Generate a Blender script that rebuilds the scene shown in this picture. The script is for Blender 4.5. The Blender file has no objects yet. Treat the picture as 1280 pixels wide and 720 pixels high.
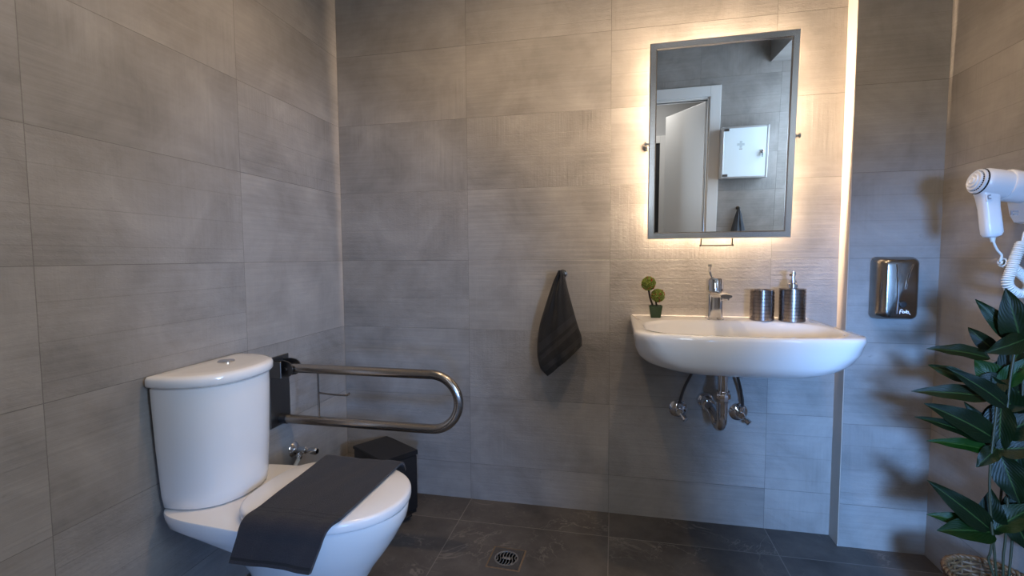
import bpy, bmesh, math, random
from mathutils import Vector, Matrix
random.seed(7)
PI = math.pi
C = bpy.context.scene.collection
V = Vector

# ------------------------------------------------------------------ camera
CAM = V((.016, -1.996, 1.075)); YAW, PIT, ROL, F = -.2091, -.0648, -.0064, 601.0
fw = V((math.sin(YAW)*math.cos(PIT), math.cos(YAW)*math.cos(PIT), math.sin(PIT)))
rt = V((math.cos(YAW), -math.sin(YAW), 0)); up = rt.cross(fw)
r2 = rt*math.cos(ROL)+up*math.sin(ROL); u2 = up*math.cos(ROL)-rt*math.sin(ROL)
def at(px, py, y):
    """point of the plane Y=y measured from the photograph"""
    d = fw+r2*((px-640)/F)+u2*((360-py)/F)
    return CAM+d*((y-CAM.y)/d.y)
cam_d = bpy.data.cameras.new('camera'); cam = bpy.data.objects.new('camera', cam_d); C.objects.link(cam)
cam_d.sensor_width = 36; cam_d.lens = F/1280*36; cam_d.clip_start = .01
cam.matrix_world = Matrix(((r2.x, u2.x, -fw.x, CAM.x), (r2.y, u2.y, -fw.y, CAM.y), (r2.z, u2.z, -fw.z, CAM.z), (0, 0, 0, 1)))
bpy.context.scene.camera = cam

# ------------------------------------------------------------------ dimensions
XL, XR, YP, XW, YD, ZC = -1.2, .834, -.072, 1.111, -2.5, 2.6

# ------------------------------------------------------------------ node helper
class N:
    def __init__(s, name):
        s.m = bpy.data.materials.new(name); s.m.use_nodes = True
        s.t = s.m.node_tree; s.t.nodes.clear()
        s.out = s.t.nodes.new('ShaderNodeOutputMaterial')
    def n(s, typ, **kw):
        x = s.t.nodes.new('ShaderNode'+typ)
        for k, v in kw.items(): setattr(x, k, v)
        return x
    def l(s, a, b): s.t.links.new(a, b)
    def put(s, sock, v):
        if isinstance(v, bpy.types.NodeSocket): s.l(v, sock)
        else: sock.default_value = v
    def math(s, op, a, b=0.0, c=None):
        x = s.n('Math', operation=op); s.put(x.inputs[0], a); s.put(x.inputs[1], b)
        if c is not None: s.put(x.inputs[2], c)
        return x.outputs[0]
    def xyz(s, x=0., y=0., z=0.):
        c = s.n('CombineXYZ')
        for i, v in enumerate((x, y, z)): s.put(c.inputs[i], v)
        return c.outputs[0]
    def noise(s, vec, scale=1., detail=4., rough=.5, dist=0.):
        x = s.n('TexNoise')
        if vec is not None: s.put(x.inputs['Vector'], vec)
        x.inputs['Scale'].default_value = scale; x.inputs['Detail'].default_value = detail
        x.inputs['Roughness'].default_value = rough; x.inputs['Distortion'].default_value = dist
        return x.outputs['Fac']
    def ramp(s, fac, stops):
        x = s.n('ValToRGB'); s.l(fac, x.inputs[0]); e = x.color_ramp.elements
        while len(e) < len(stops): e.new(.5)
        for el, (p, c) in zip(e, stops):
            el.position = p; el.color = (c, c, c, 1) if isinstance(c, (int, float)) else (*c, 1)
        return x.outputs[0]
    def mix(s, fac, a, b, mode='MIX'):
        x = s.n('Mix', data_type='RGBA', blend_type=mode)
        s.put(x.inputs[0], fac)
        for i, v in ((6, a), (7, b)):
            s.put(x.inputs[i], (*v, 1) if isinstance(v, tuple) and len(v) == 3 else v)
        return x.outputs[2]
    def mr(s, v, a, b, c, d):
        x = s.n('MapRange'); s.put(x.inputs[0], v)
        for i, q in enumerate((a, b, c, d)): x.inputs[i+1].default_value = q
        return x.outputs[0]
    def bsdf(s, col=(.8, .8, .8), rough=.5, metal=0., bump=None, bstr=.2, bdist=.002, **kw):
        b = s.n('BsdfPrincipled')
        s.put(b.inputs['Base Color'], (*col, 1) if isinstance(col, tuple) and len(col) == 3 else col)
        s.put(b.inputs['Roughness'], rough); s.put(b.inputs['Metallic'], metal)
        for k, v in kw.items(): s.put(b.inputs[k.replace('_', ' ')], v)
        if bump is not None:
            bp = s.n('Bump'); bp.inputs['Strength'].default_value = bstr; bp.inputs['Distance'].default_value = bdist
            s.l(bump, bp.inputs['Height']); s.l(bp.outputs[0], b.inputs['Normal'])
        s.l(b.outputs[0], s.out.inputs[0]); return s.m
    def pos(s):
        g = s.n('NewGeometry'); x = s.n('SeparateXYZ'); s.l(g.outputs['Position'], x.inputs[0]); return x.outputs
    def obj(s): return s.n('TexCoord').outputs['Object']

def plain(name, col, rough=.5, metal=0., var=.06, scale=30., **kw):
    """solid material with a little procedural variation"""
    n = N(name); f = n.noise(n.obj(), scale, 3)
    c = n.mix(f, tuple(max(0, v*(1-var)) for v in col), tuple(min(1, v*(1+var)) for v in col))
    return n.bsdf(c, rough, metal, **kw)

def tile_mat(name, ua, u0, tint=(1, 1, 1)):
    """30 x 60 cm porcelain wall tiles, board-marked concrete look, laid in straight courses"""
    n = N(name); p = n.pos(); U, Z = p[ua], p[2]
    u = n.math('DIVIDE', n.math('SUBTRACT', U, u0), .6); v = n.math('DIVIDE', n.math('SUBTRACT', Z, .1615), .3)
    iu, iv = n.math('FLOOR', u), n.math('FLOOR', v); fu, fv = n.math('FRACT', u), n.math('FRACT', v)
    wn = n.n('TexWhiteNoise', noise_dimensions='2D'); n.l(n.xyz(iu, iv), wn.inputs['Vector'])
    sp = n.n('SeparateColor'); n.l(wn.outputs['Color'], sp.inputs[0]); ra, rb, rc = sp.outputs
    off = n.math('MULTIPLY', ra, 37.); off2 = n.math('MULTIPLY', rb, 53.)
    uu, zz = n.math('ADD', U, off), n.math('ADD', Z, off2)
    cloud = n.noise(n.xyz(uu, zz, rc), 4.5, 7, .62, .4)
    hs = n.noise(n.xyz(n.math('MULTIPLY', uu, 3.), n.math('MULTIPLY', zz, 75.)), 1., 5, .6)
    vs = n.noise(n.xyz(n.math('MULTIPLY', uu, 95.), n.math('MULTIPLY', zz, 4.)), 1., 4, .6)
    patch = n.ramp(n.noise(n.xyz(uu, zz, 9.), 3.2, 2), [(.42, 0.), (.6, 1.)])
    vm = n.math('MULTIPLY', patch, n.mr(rb, .25, .8, .1, 1.))
    streak = n.mix(vm, hs, vs)
    tone = n.math('ADD', n.math('ADD', n.mr(cloud, .25, .75, .70, 1.24), n.mr(streak, .2, .8, -.10, .10)), n.mr(ra, 0, 1, -.05, .05))
    warm = n.mix(n.noise(n.xyz(uu, zz, 4.), 2.3, 3), tuple(a*b for a, b in zip((.300, .272, .244), tint)), tuple(a*b for a, b in zip((.268, .256, .245), tint)))
    g = n.xyz(tone, tone, tone)
    col = n.mix(1., warm, g, 'MULTIPLY')
    spk = n.ramp(n.noise(n.xyz(uu, zz, 2.), 26., 3, .7), [(.68, 0.), (.78, 1.)])
    col = n.mix(n.math('MULTIPLY', spk, .35), col, (.10, .09, .085))
    du = n.math('MULTIPLY', n.math('MINIMUM', fu, n.math('SUBTRACT', 1., fu)), .6)
    dv = n.math('MULTIPLY', n.math('MINIMUM', fv, n.math('SUBTRACT', 1., fv)), .3)
    gr = n.math('LESS_THAN', n.math('MINIMUM', du, dv), .0009)
    col = n.mix(n.math('MULTIPLY', gr, .62), col, (.10, .092, .082))
    # pressed board lines across some of the tiles
    bl = n.math('LESS_THAN', n.math('ABSOLUTE', n.math('SUBTRACT', n.math('FRACT', n.math('MULTIPLY', fv, 3.4)), .5)), .012)
    bl = n.math('MULTIPLY', bl, n.math('GREATER_THAN', rc, .55))
    col = n.mix(n.math('MULTIPLY', bl, .25), col, (.12, .11, .1))
    ripple = n.noise(n.xyz(n.math('MULTIPLY', uu, 60.), n.math('MULTIPLY', zz, 130.)), 1., 3, .6, .8)
    h = n.math('ADD', n.math('MULTIPLY', streak, .55), n.math('MULTIPLY', ripple, n.mr(rc, .3, .9, .1, .7)))
    h = n.math('SUBTRACT', h, n.math('MULTIPLY', n.math('ADD', gr, n.math('MULTIPLY', bl, .4)), .9))
    return n.bsdf(col, n.mr(cloud, .3, .7, .42, .55), 0, h, .55, .0035, Specular_IOR_Level=.4)

def floor_mat():
    n = N('dark_marble_tile'); p = n.pos(); X, Y = p[0], p[1]
    u = n.math('DIVIDE', n.math('SUBTRACT', X, .003), .6); v = n.math('DIVIDE', n.math('SUBTRACT', Y, -.178), .6)
    iu, iv = n.math('FLOOR', u), n.math('FLOOR', v); fu, fv = n.math('FRACT', u), n.math('FRACT', v)
    wn = n.n('TexWhiteNoise', noise_dimensions='2D'); n.l(n.xyz(iu, iv), wn.inputs['Vector'])
    r = wn.outputs['Value']; off = n.math('MULTIPLY', r, 41.)
    vec = n.xyz(n.math('ADD', X, off), n.math('SUBTRACT', Y, off), r)
    c = n.noise(vec, 5, 8, .65)
    base = n.ramp(c, [(.3, (.050, .046, .044)), (.7, (.125, .114, .106))])
    a = n.noise(vec, 3.2, 5, .6, .9)
    vein = n.ramp(n.math('ABSOLUTE', n.math('SUBTRACT', a, .5)), [(0., 1.), (.012, 0.)])
    b = n.noise(vec, 8., 6, .6, 1.4)
    vein2 = n.ramp(n.math('ABSOLUTE', n.math('SUBTRACT', b, .46)), [(0., .55), (.010, 0.)])
    mask = n.ramp(n.noise(vec, 4., 2), [(.42, 0.), (.62, 1.)])
    vf = n.math('MULTIPLY', n.math('MAXIMUM', vein, vein2), mask)
    col = n.mix(n.math('MULTIPLY', vf, .5), base, (.26, .23, .205))
    du = n.math('MULTIPLY', n.math('MINIMUM', fu, n.math('SUBTRACT', 1., fu)), .6)
    dv = n.math('MULTIPLY', n.math('MINIMUM', fv, n.math('SUBTRACT', 1., fv)), .6)
    gr = n.math('LESS_THAN', n.math('MINIMUM', du, dv), .0016)
    col = n.mix(n.math('MULTIPLY', gr, .8), col, (.20, .185, .17))
    h = n.math('SUBTRACT', n.math('MULTIPLY', n.noise(vec, 60, 4), .3), gr)
    return n.bsdf(col, n.mr(c, .3, .7, .42, .54), 0, h, .25, .002, Specular_IOR_Level=.22)

M = {}
M['tile_x'] = tile_mat('wall_tile_along_x', 0, 0.)
M['tile_y'] = tile_mat('wall_tile_along_y', 1, 0.)
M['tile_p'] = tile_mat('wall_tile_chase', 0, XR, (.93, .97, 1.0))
M['floor'] = floor_mat()
M['plaster'] = plain('white_plaster', (.72, .70, .67), .8, 0, .03, 12)
M['grey_paint'] = plain('grey_corridor_paint', (.42, .42, .42), .8, 0, .05, 8)
M['ceramic'] = plain('glazed_white_ceramic', (.82, .80, .78), .10, 0, .01, 6, Coat_Weight=.4, Coat_Roughness=.03)
M['lid_plastic'] = plain('white_seat_plastic', (.82, .80, .79), .2, 0, .01, 6)
M['chrome'] = plain('polished_chrome', (.72, .72, .74), .06, 1., .03)
M['recess_shade'] = plain('painted_recess_shade', (.006, .006, .006), .8, 0, 0)  # near-black colour stands for the shade inside openings
def brushed(name, col, rough, axis, k=260.):
    n = N(name); s = n.n('SeparateXYZ'); n.l(n.obj(), s.inputs[0])
    sc = [k, k, k]; sc[axis] = 4.
    v = n.xyz(*[n.math('MULTIPLY', s.outputs[i], sc[i]) for i in range(3)])
    f = n.noise(v, 1., 3, .6)
    return n.bsdf(n.mix(f, tuple(c*.94 for c in col), tuple(min(1, c*1.05) for c in col)), n.mr(f, .2, .8, rough*.93, rough*1.07), 1., f, .02, .0002)
M['steel'] = brushed('brushed_steel_frame', (.66, .65, .63), .20, 2)
M['steel_x'] = brushed('brushed_steel_bar', (.40, .37, .34), .24, 0)
M['steel_plate'] = brushed('dull_steel_plate', (.16, .155, .15), .36, 2)
M['steel_disp'] = brushed('satin_steel_dispenser', (.27, .25, .225), .22, 0)
M['gun'] = brushed('ribbed_dark_steel', (.30, .265, .25), .24, 2)
M['wire'] = plain('dark_wire', (.10, .09, .08), .3, 1., .05)
M['bin'] = plain('matt_black_steel', (.014, .014, .016), .42, 0, .1)
M['rubber'] = plain('black_plastic', (.012, .012, .013), .4, 0, .1)
M['dryer'] = plain('white_dryer_plastic', (.74, .75, .76), .28, 0, .01, 8)
M['dryer_grey'] = plain('grey_print', (.25, .26, .28), .5, 0, .02)
M['cord'] = plain('cream_cord_plastic', (.72, .69, .62), .42, 0, .02, 8)
M['door_white'] = plain('white_door_lacquer', (.70, .69, .67), .35, 0, .02, 6)
M['leafpot'] = plain('green_glazed_pot', (.018, .05, .012), .35, 0, .15, 20)
M['bark'] = plain('dark_twig', (.028, .02, .012), .8, 0, .3, 60)
M['stem'] = plain('plant_stem', (.024, .024, .007), .6, 0, .3, 50)
M['white_print'] = plain('white_print', (.85, .85, .85), .4, 0, .01)
M['steel_gl'] = plain('dull_cabinet_steel', (.62, .63, .64), .3, .85, .04, 12)
n = N('mirror_glass'); M['mirror'] = n.bsdf(n.mix(n.noise(n.obj(), 3, 2), (.90, .93, .95), (.92, .95, .96)), .004, 1.)
n = N('frosted_cabinet_glass'); M['frost'] = n.bsdf(n.mix(n.noise(n.obj(), 6, 2), (.72, .83, .88), (.76, .87, .92)), .3, 0, Coat_Weight=.6, Coat_Roughness=.05)
n = N('cross_print'); M['cross'] = n.bsdf(n.mix(n.noise(n.obj(), 40, 2), (.48, .58, .62), (.52, .62, .66)), .4)
def emis(name, col, s):
    n = N(name); e = n.n('Emission'); f = n.noise(n.obj(), 2., 1)
    n.l(n.mix(f, tuple(c*.97 for c in col), col), e.inputs[0]); e.inputs[1].default_value = s
    n.l(e.outputs[0], n.out.inputs[0]); return n.m
M['led'] = emis('warm_led_strip', (1., .76, .50), 22.)
M['led_side'] = emis('warm_led_edge', (1., .75, .52), 980.)
M['lens'] = emis('downlight_lens', (1., .80, .58), 6.)
n = N('window_glass'); tr = n.n('BsdfTransparent'); gl = n.n('BsdfGlossy'); gl.inputs['Roughness'].default_value = .02
mx = n.n('MixShader'); n.put(mx.inputs[0], n.mr(n.noise(n.obj(), 2, 1), 0, 1, .07, .09)); n.l(tr.outputs[0], mx.inputs[1]); n.l(gl.outputs[0], mx.inputs[2]); n.l(mx.outputs[0], n.out.inputs[0]); M['pane'] = n.m

def cloth(name, col, stripes=None, scol=(.05, .045, .045)):
    n = N(name); w = n.noise(n.obj(), 300, 3, .75); big = n.noise(n.obj(), 16, 3)
    c = n.mix(n.math('MULTIPLY', w, .8), tuple(v*.25 for v in col), tuple(v*2.1 for v in col))
    c = n.mix(n.math('MULTIPLY', big, .25), c, tuple(v*1.6 for v in col)); h = w
    if stripes:
        uv = n.n('SeparateXYZ'); n.l(n.n('TexCoord').outputs['UV'], uv.inputs[0]); tv = uv.outputs[1]; m = None
        for a, b in stripes:
            k = n.math('MULTIPLY', n.math('GREATER_THAN', tv, a), n.math('LESS_THAN', tv, b)); m = k if m is None else n.math('MAXIMUM', m, k)
        c = n.mix(m, c, scol); h = n.math('MULTIPLY', w, n.math('SUBTRACT', 1., n.math('MULTIPLY', m, .8)))
    return n.bsdf(c, .95, 0, h, .9, .003, Sheen_Weight=.12, Sheen_Roughness=.5)
M['terry'] = cloth('charcoal_terry', (.0125, .0118, .0118), [(.60, .68), (.73, .78), (.88, .93)], (.028, .026, .027))
M['terry2'] = cloth('slate_terry', (.05, .06, .075))
M['linen'] = cloth('charcoal_flat_weave', (.019, .016, .019), [(.715, .722), (.745, .752), (.97, .985)], (.009, .008, .009))

def leaf_mat():
    n = N('glossy_leaf'); uv = n.n('SeparateXYZ'); n.l(n.n('TexCoord').outputs['UV'], uv.inputs[0])
    at_ = n.n('VertexColor'); at_.layer_name = 'tone'
    mid = n.ramp(n.math('ABSOLUTE', n.math('SUBTRACT', uv.outputs[0], .5)), [(0., 1.), (.04, 0.)])
    rib = n.math('SINE', n.math('MULTIPLY', n.math('SUBTRACT', uv.outputs[1], n.math('ABSOLUTE', n.math('SUBTRACT', uv.outputs[0], .5))), 60.))
    c = n.mix(n.math('MULTIPLY', n.noise(n.obj(), 25, 4), .5), at_.outputs[0], (.006, .018, .002))
    c = n.mix(n.math('MULTIPLY', mid, .5), c, (.05, .09, .02))
    return n.bsdf(c, .48, 0, rib, .12, .002, Specular_IOR_Level=.2)
M['leaf'] = leaf_mat()
def wicker():
    n = N('woven_wicker'); s = n.n('SeparateXYZ'); n.l(n.obj(), s.inputs[0])
    f = n.noise(n.obj(), 90, 3)
    return n.bsdf(n.mix(f, (.05, .022, .007), (.17, .085, .03)), .6, 0, f, .3, .002)
M['wicker'] = wicker()
def ball_mat():
    n = N('topiary_foliage'); vo = n.n('TexVoronoi'); vo.inputs['Scale'].default_value = 180; n.l(n.obj(), vo.inputs['Vector'])
    c = n.mix(n.noise(n.obj(), 220, 3), (.015, .045, .004), (.30, .36, .04))
    return n.bsdf(c, .6, 0, vo.outputs['Distance'], .9, .004)
M['ball'] = ball_mat()
M['berry'] = plain('red_berry', (.35, .02, .012), .35, 0, .1)

# ------------------------------------------------------------------ geometry helpers
def B(): return bmesh.new()
def quad_rings(bm, rings, closed=True, cap0=False, cap1=False, uv=None):
    vs = [[bm.verts.new(p) for p in r] for r in rings]; m = len(vs[0])
    for i in range(len(vs)-1):
        for j in range(m if closed else m-1):
            k = (j+1) % m
            try: bm.faces.new((vs[i][j], vs[i][k], vs[i+1][k], vs[i+1][j]))
            except ValueError: pass
    if cap0: bm.faces.new(vs[0][::-1])
    if cap1: bm.faces.new(vs[-1])
    return vs
def fix(bm): bmesh.ops.remove_doubles(bm, verts=bm.verts, dist=1e-6); bmesh.ops.recalc_face_normals(bm, faces=bm.faces)
def box(bm, x0, x1, y0, y1, z0, z1, bev=0., seg=2, mat=None):
    r = bmesh.ops.create_cube(bm, size=1.); vs = r['verts']
    for v in vs:
        v.co = V((x0+(v.co.x+.5)*(x1-x0), y0+(v.co.y+.5)*(y1-y0), z0+(v.co.z+.5)*(z1-z0)))
    if bev:
        es = list({e for v in vs for e in v.link_edges})
        r = bmesh.ops.bevel(bm, geom=es, offset=bev, segments=seg, profile=.5, affect='EDGES'); vs = list({v for f in r['faces'] for v in f.verts} | {v for v in vs if v.is_valid})
    if mat is not None: bmesh.ops.transform(bm, matrix=mat, verts=[v for v in vs if v.is_valid])
    return bm
def obox(size, mat, bev=0., seg=2, bm=None):
    """box of that size centred on a transform"""
    b = B(); sx, sy, sz = (s/2 for s in size); box(b, -sx, sx, -sy, sy, -sz, sz, bev, seg); b.transform(mat)
    if bm is None: return b
    join(bm, b); return bm
def join(a, b):
    me = bpy.data.meshes.new('tmp'); b.to_mesh(me); b.free(); a.from_mesh(me); bpy.data.meshes.remove(me); return a
def smooth_path(pts, n=8):
    pts = [V(p) for p in pts]; out = []
    for i in range(len(pts)-1):
        p0 = pts[max(i-1, 0)]; p1 = pts[i]; p2 = pts[i+1]; p3 = pts[min(i+2, len(pts)-1)]
        for k in range(n):
            t = k/n
            out.append(.5*((2*p1)+(p2-p0)*t+(2*p0-5*p1+4*p2-p3)*t*t+(3*p1-p0-3*p2+p3)*t**3))
    out.append(pts[-1]); return out
def frames(pts):
    T = []
    for i in range(len(pts)):
        a = pts[max(i-1, 0)]; b = pts[min(i+1, len(pts)-1)]; T.append((b-a).normalized())
    nrm = T[0].orthogonal().normalized(); out = []
    for i, t in enumerate(T):
        if i:
            ax = T[i-1].cross(t)
            if ax.length > 1e-9: nrm = Matrix.Rotation(T[i-1].angle(t), 3, ax.normalized()) @ nrm
        nrm = (nrm-t*nrm.dot(t)).normalized(); out.append((t, nrm, t.cross(nrm)))
    return out
def tube(bm, pts, r, sides=12, cap=True):
    pts = [V(p) for p in pts]; fr = frames(pts); rings = []
    for i, (p, (t, a, b)) in enumerate(zip(pts, fr)):
        rr = r[i] if isinstance(r, (list, tuple)) else r
        rings.append([p+(a*math.cos(2*PI*j/sides)+b*math.sin(2*PI*j/sides))*rr for j in range(sides)])
    quad_rings(bm, rings, True, cap, cap); return bm
def lathe(bm, prof, mat=Matrix(), n=32):
    """profile of (radius, height) turned about local Z"""
    rings = [[mat @ V((max(r, 1e-5)*math.cos(2*PI*j/n), max(r, 1e-5)*math.sin(2*PI*j/n), z)) for j in range(n)] for r, z in prof]
    quad_rings(bm, rings, True, prof[0][0] > 1e-4, prof[-1][0] > 1e-4); bmesh.ops.remove_doubles(bm, verts=bm.verts, dist=2e-5); return bm
def axis_mat(p, d):
    return Matrix.Translation(V(p)) @ V(d).normalized().to_track_quat('Z', 'Y').to_matrix().to_4x4()
def rrect(x0, x1, y0, y1, rf, rb, z, m=8, k=10, bulge=0.):
    """rounded rectangle ring; rf radii at the y0 (front) corners, rb at the y1 (back) corners; the front may bulge"""
    cs = [(x1-rf, y0+rf, -PI/2, rf), (x1-rb, y1-rb, 0, rb), (x0+rb, y1-rb, PI/2, rb), (x0+rf, y0+rf, PI, rf)]
    pts = []
    for cx, cy, a, r in cs:
        pts.append([(cx+r*math.cos(a+PI/2*i/m), cy+r*math.sin(a+PI/2*i/m)) for i in range(m+1)])
    out = []
    for i in range(4):
        out += pts[i]; a = pts[i][-1]; b = pts[(i+1) % 4][0]
        out += [(a[0]+(b[0]-a[0])*q/k, a[1]+(b[1]-a[1])*q/k) for q in range(1, k)]
    xc, hw = (x0+x1)/2, (x1-x0)/2; res = []
    for x, y in out:
        w = max(0., (y1-y)/(y1-y0)); res.append(V((x, y-bulge*w*w*(1-((x-xc)/hw)**2), z)))
    return res

def setp(o, label=None, cat=None, group=None, kind=None):
    for k, v in (('label', label), ('category', cat), ('group', group), ('kind', kind)):
        if v: o[k] = v
    return o
def wloc(o):
    p = V((0, 0, 0))
    while o: p = p+o.location; o = o.parent
    return p
def obj(name, bm, mat, parent=None, smooth=35, keep=False):
    if not keep: fix(bm)
    if parent is not None: bmesh.ops.translate(bm, verts=bm.verts, vec=-wloc(parent))
    me = bpy.data.meshes.new(name); bm.to_mesh(me); bm.free()
    for mm in (mat if isinstance(mat, list) else [mat]): me.materials.append(mm)
    if smooth:
        for p in me.polygons: p.use_smooth = True
        try: me.set_sharp_from_angle(angle=math.radians(smooth))
        except Exception: pass
    o = bpy.data.objects.new(name, me); C.objects.link(o); o.parent = parent; return o
def thing(name, label, cat, loc, group=None):
    o = bpy.data.objects.new(name, None); o.empty_display_size = .05; C.objects.link(o); o.location = loc
    return setp(o, label, cat, group)
def single(name, bm, mat, label, cat, group=None, smooth=35): return setp(obj(name, bm, mat, None, smooth), label, cat, group)
def struct(name, bm, mat, parent=None, smooth=0):
    o = obj(name, bm, mat, parent, smooth)
    if parent is None: o['kind'] = 'structure'
    return o
def bx(*a, **k): return box(B(), *a, **k)

# ------------------------------------------------------------------ the room
T = .12
DX0, DX1, DZ = -.11, .690, 2.13             # door opening
WY0, WY1, WZ0, WZ1 = YD, -1.45, .80, 2.34   # window opening in the right wall
struct('floor', bx(XL-T, XW+.4, -4.0, .12, -.1, 0), M['floor'])
struct('ceiling', bx(XL-T, XW+.4, -4.0, .12, ZC, ZC+.1), M['plaster'])
struct('wall_back', bx(XL-T, XW+T, 0, T, 0, ZC), M['tile_x'])
struct('wall_left', bx(XL-T, XL, YD-T, 0, 0, ZC), M['tile_y'])
struct('wall_back_right', bx(XR, XW, YP, 0, 0, ZC), M['tile_p'])
M['trim'] = plain('led_lifted_render', (.40, .35, .30), .6, 0, .05, 14)  # paler than the tiles, so the colour carries part of the LED glow
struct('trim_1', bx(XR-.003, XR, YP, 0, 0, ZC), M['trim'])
b = bx(XW, XW+.4, WY1, 0, 0, ZC); box(b, XW, XW+.4, YD-T, WY1, 0, WZ0); box(b, XW, XW+.4, YD-T, WY1, WZ1, ZC)
struct('wall_right', b, M['tile_y'])
b = bx(XL, DX0, YD-T, YD, 0, ZC); box(b, DX1, XW+.4, YD-T, YD, 0, ZC); box(b, DX0, DX1, YD-T, YD, DZ, ZC)
struct('wall_front', b, M['tile_x'])
# corridor behind the doorway
struct('wall_corridor', bx(XL-T, XW+.4, -4.1, -4.0, 0, ZC), M['grey_paint'])
struct('wall_corridor_left', bx(XL-T-.1, XL-T, -4.0, YD-T, 0, ZC), M['grey_paint'])
struct('wall_corridor_right', bx(XW+.4, XW+.5, -4.0, YD-T, 0, ZC), M['grey_paint'])
# window
w1 = thing('window_1', 'bright daylight window set deep in the right wall by the door', 'window', (XW+.3, (WY0+WY1)/2, WZ0)); w1['kind'] = 'structure'
b = B(); X0, X1, fwid = XW+.24, XW+.30, .05
box(b, X0, X1, WY0, WY1, WZ0, WZ0+fwid, .004); box(b, X0, X1, WY0, WY1, WZ1-fwid, WZ1, .004)
for y in (WY0, WY1-fwid, (WY0+WY1-fwid)/2): box(b, X0, X1, y, y+fwid, WZ0+fwid, WZ1-fwid, .004)
obj('window_frame', b, M['door_white'], w1, 0)
obj('pane', bx(X0+.025, X0+.03, WY0+.02, WY1-.02, WZ0+.02, WZ1-.02), M['pane'], w1, 0)
# door, its casing and its leaf swung into the corridor
d1 = thing('door_1', 'white door standing open into the corridor, seen in the mirror', 'door', ((DX0+DX1)/2, YD, 0)); d1['kind'] = 'structure'
b = B()
for x0, x1, z0, z1 in ((DX0-.07, DX0+.012, 0, DZ+.07), (DX1-.012, DX1+.07, 0, DZ+.07), (DX0+.012, DX1-.012, DZ-.012, DZ+.07)):
    box(b, x0, x1, YD, YD+.018, z0, z1, .003)
for x0, x1, z0, z1 in ((DX0, DX0+.025, 0, DZ), (DX1-.025, DX1, 0, DZ), (DX0+.025, DX1-.025, DZ-.025, DZ)):
    box(b, x0, x1, YD-T-.01, YD+.002, z0, z1)
    box(b, x0+(.0 if x0 < .3 and x1 > .6 else 0), x1, YD-T+.03, YD-T+.07, z0, z1)
obj('door_casing', b, M['door_white'], d1, 0)
hinge = V((DX1-.03, YD-T, 0)); ang = math.radians(180+67)
lm = Matrix.Translation(hinge) @ Matrix.Rotation(ang, 4, 'Z')
leaf = obj('door_leaf', obox((.72, .04, DZ-.04), lm @ Matrix.Translation((.36, .02, DZ/2-.005)), .003), M['door_white'], d1, 0)
b = B(); tube(b, smooth_path([lm @ V(p) for p in ((.66, .04, 1.0), (.66, .075, 1.0), (.64, .085, 1.0), (.55, .085, 1.0))], 4), .009, 10)
lathe(b, [(.024, 0), (.024, .006)], axis_mat(lm @ V((.66, .04, 1.0)), lm.to_3x3() @ V((0, 1, 0))), 20)
obj('handle', b, M['chrome'], leaf)
# a second casing on the far side of the corridor
b = B()
for x0, x1, z0, z1 in ((.36, .45, 0, 2.02), (-.60, -.51, 0, 2.02), (-.51, .36, 1.94, 2.02)): box(b, x0, x1, -4.0, -3.965, z0, z1, .003)
d2 = thing('door_2', 'white casing of the door across the corridor', 'door', (-.07, -4.0, 0)); d2['kind'] = 'structure'
obj('door_casing', b, M['door_white'], d2, 0)
obj('door_leaf', bx(-.51, .36, -3.999, -3.985, .01, 1.94), M['bin'], d2, 0)

# ------------------------------------------------------------------ washbasin
SX0, SX1, ST, SD = .080, .735, .838, -.485
def sring(ins_s, ins_f, z, rf, bul, rb=.012): return rrect(SX0+ins_s, SX1-ins_s, SD+ins_f, -.0, rf, rb, z, 10, 14, bul)
t = thing('washbasin', 'wide white ceramic washbasin fixed to the wall under the mirror', 'sink', ((SX0+SX1)/2, 0, .70))
b = B()
rings = []
for s_, f_, z, rf, bu in ((.235, .21, .694, .08, .02), (.18, .15, .695, .10, .025), (.112, .088, .701, .12, .03), (.068, .05, .712, .13, .033),
                          (.036, .025, .729, .125, .036), (.015, .010, .753, .110, .038), (.005, .003, .784, .088, .037), (.002, .0, .812, .075, .036),
                          (.0, .0, .826, .066, .035), (.0015, .0015, .8335, .065, .035), (.005, .005, .838, .062, .035)):
    rings.append(sring(s_, f_, z, rf, bu))
def iring(x0, x1, y0, y1, rf, rb, z, bu): return rrect(x0, x1, y0, y1, rf, rb, z, 10, 14, bu)
for x0, x1, y0, y1, rf, rb, z, bu in ((.112, .704, SD+.024, -.130, .10, .15, .838, .033), (.117, .699, SD+.029, -.135, .10, .15, .8355, .032), (.122, .694, SD+.035, -.141, .10, .15, .826, .03),
                                       (.138, .678, SD+.05, -.160, .10, .14, .79, .028), (.17, .645, SD+.075, -.19, .10, .12, .755, .02),
                                       (.22, .58, SD+.12, -.225, .08, .09, .732, .02), (.30, .50, SD+.17, -.27, .04, .045, .724, .0), (.38, .43, -.32, -.30, .008, .008, .722, 0)):
    rings.append(iring(x0, x1, y0, y1, rf, rb, z, bu))
quad_rings(b, rings, True, True, True)
obj('basin', b, M['ceramic'], t, 55)
b = B(); lathe(b, [(.0, .004), (.012, .004), (.02, .003), (.022, .0)], Matrix.Translation((.405, -.31, .722)), 24)
obj('drain_plug', b, M['chrome'], t)

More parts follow.
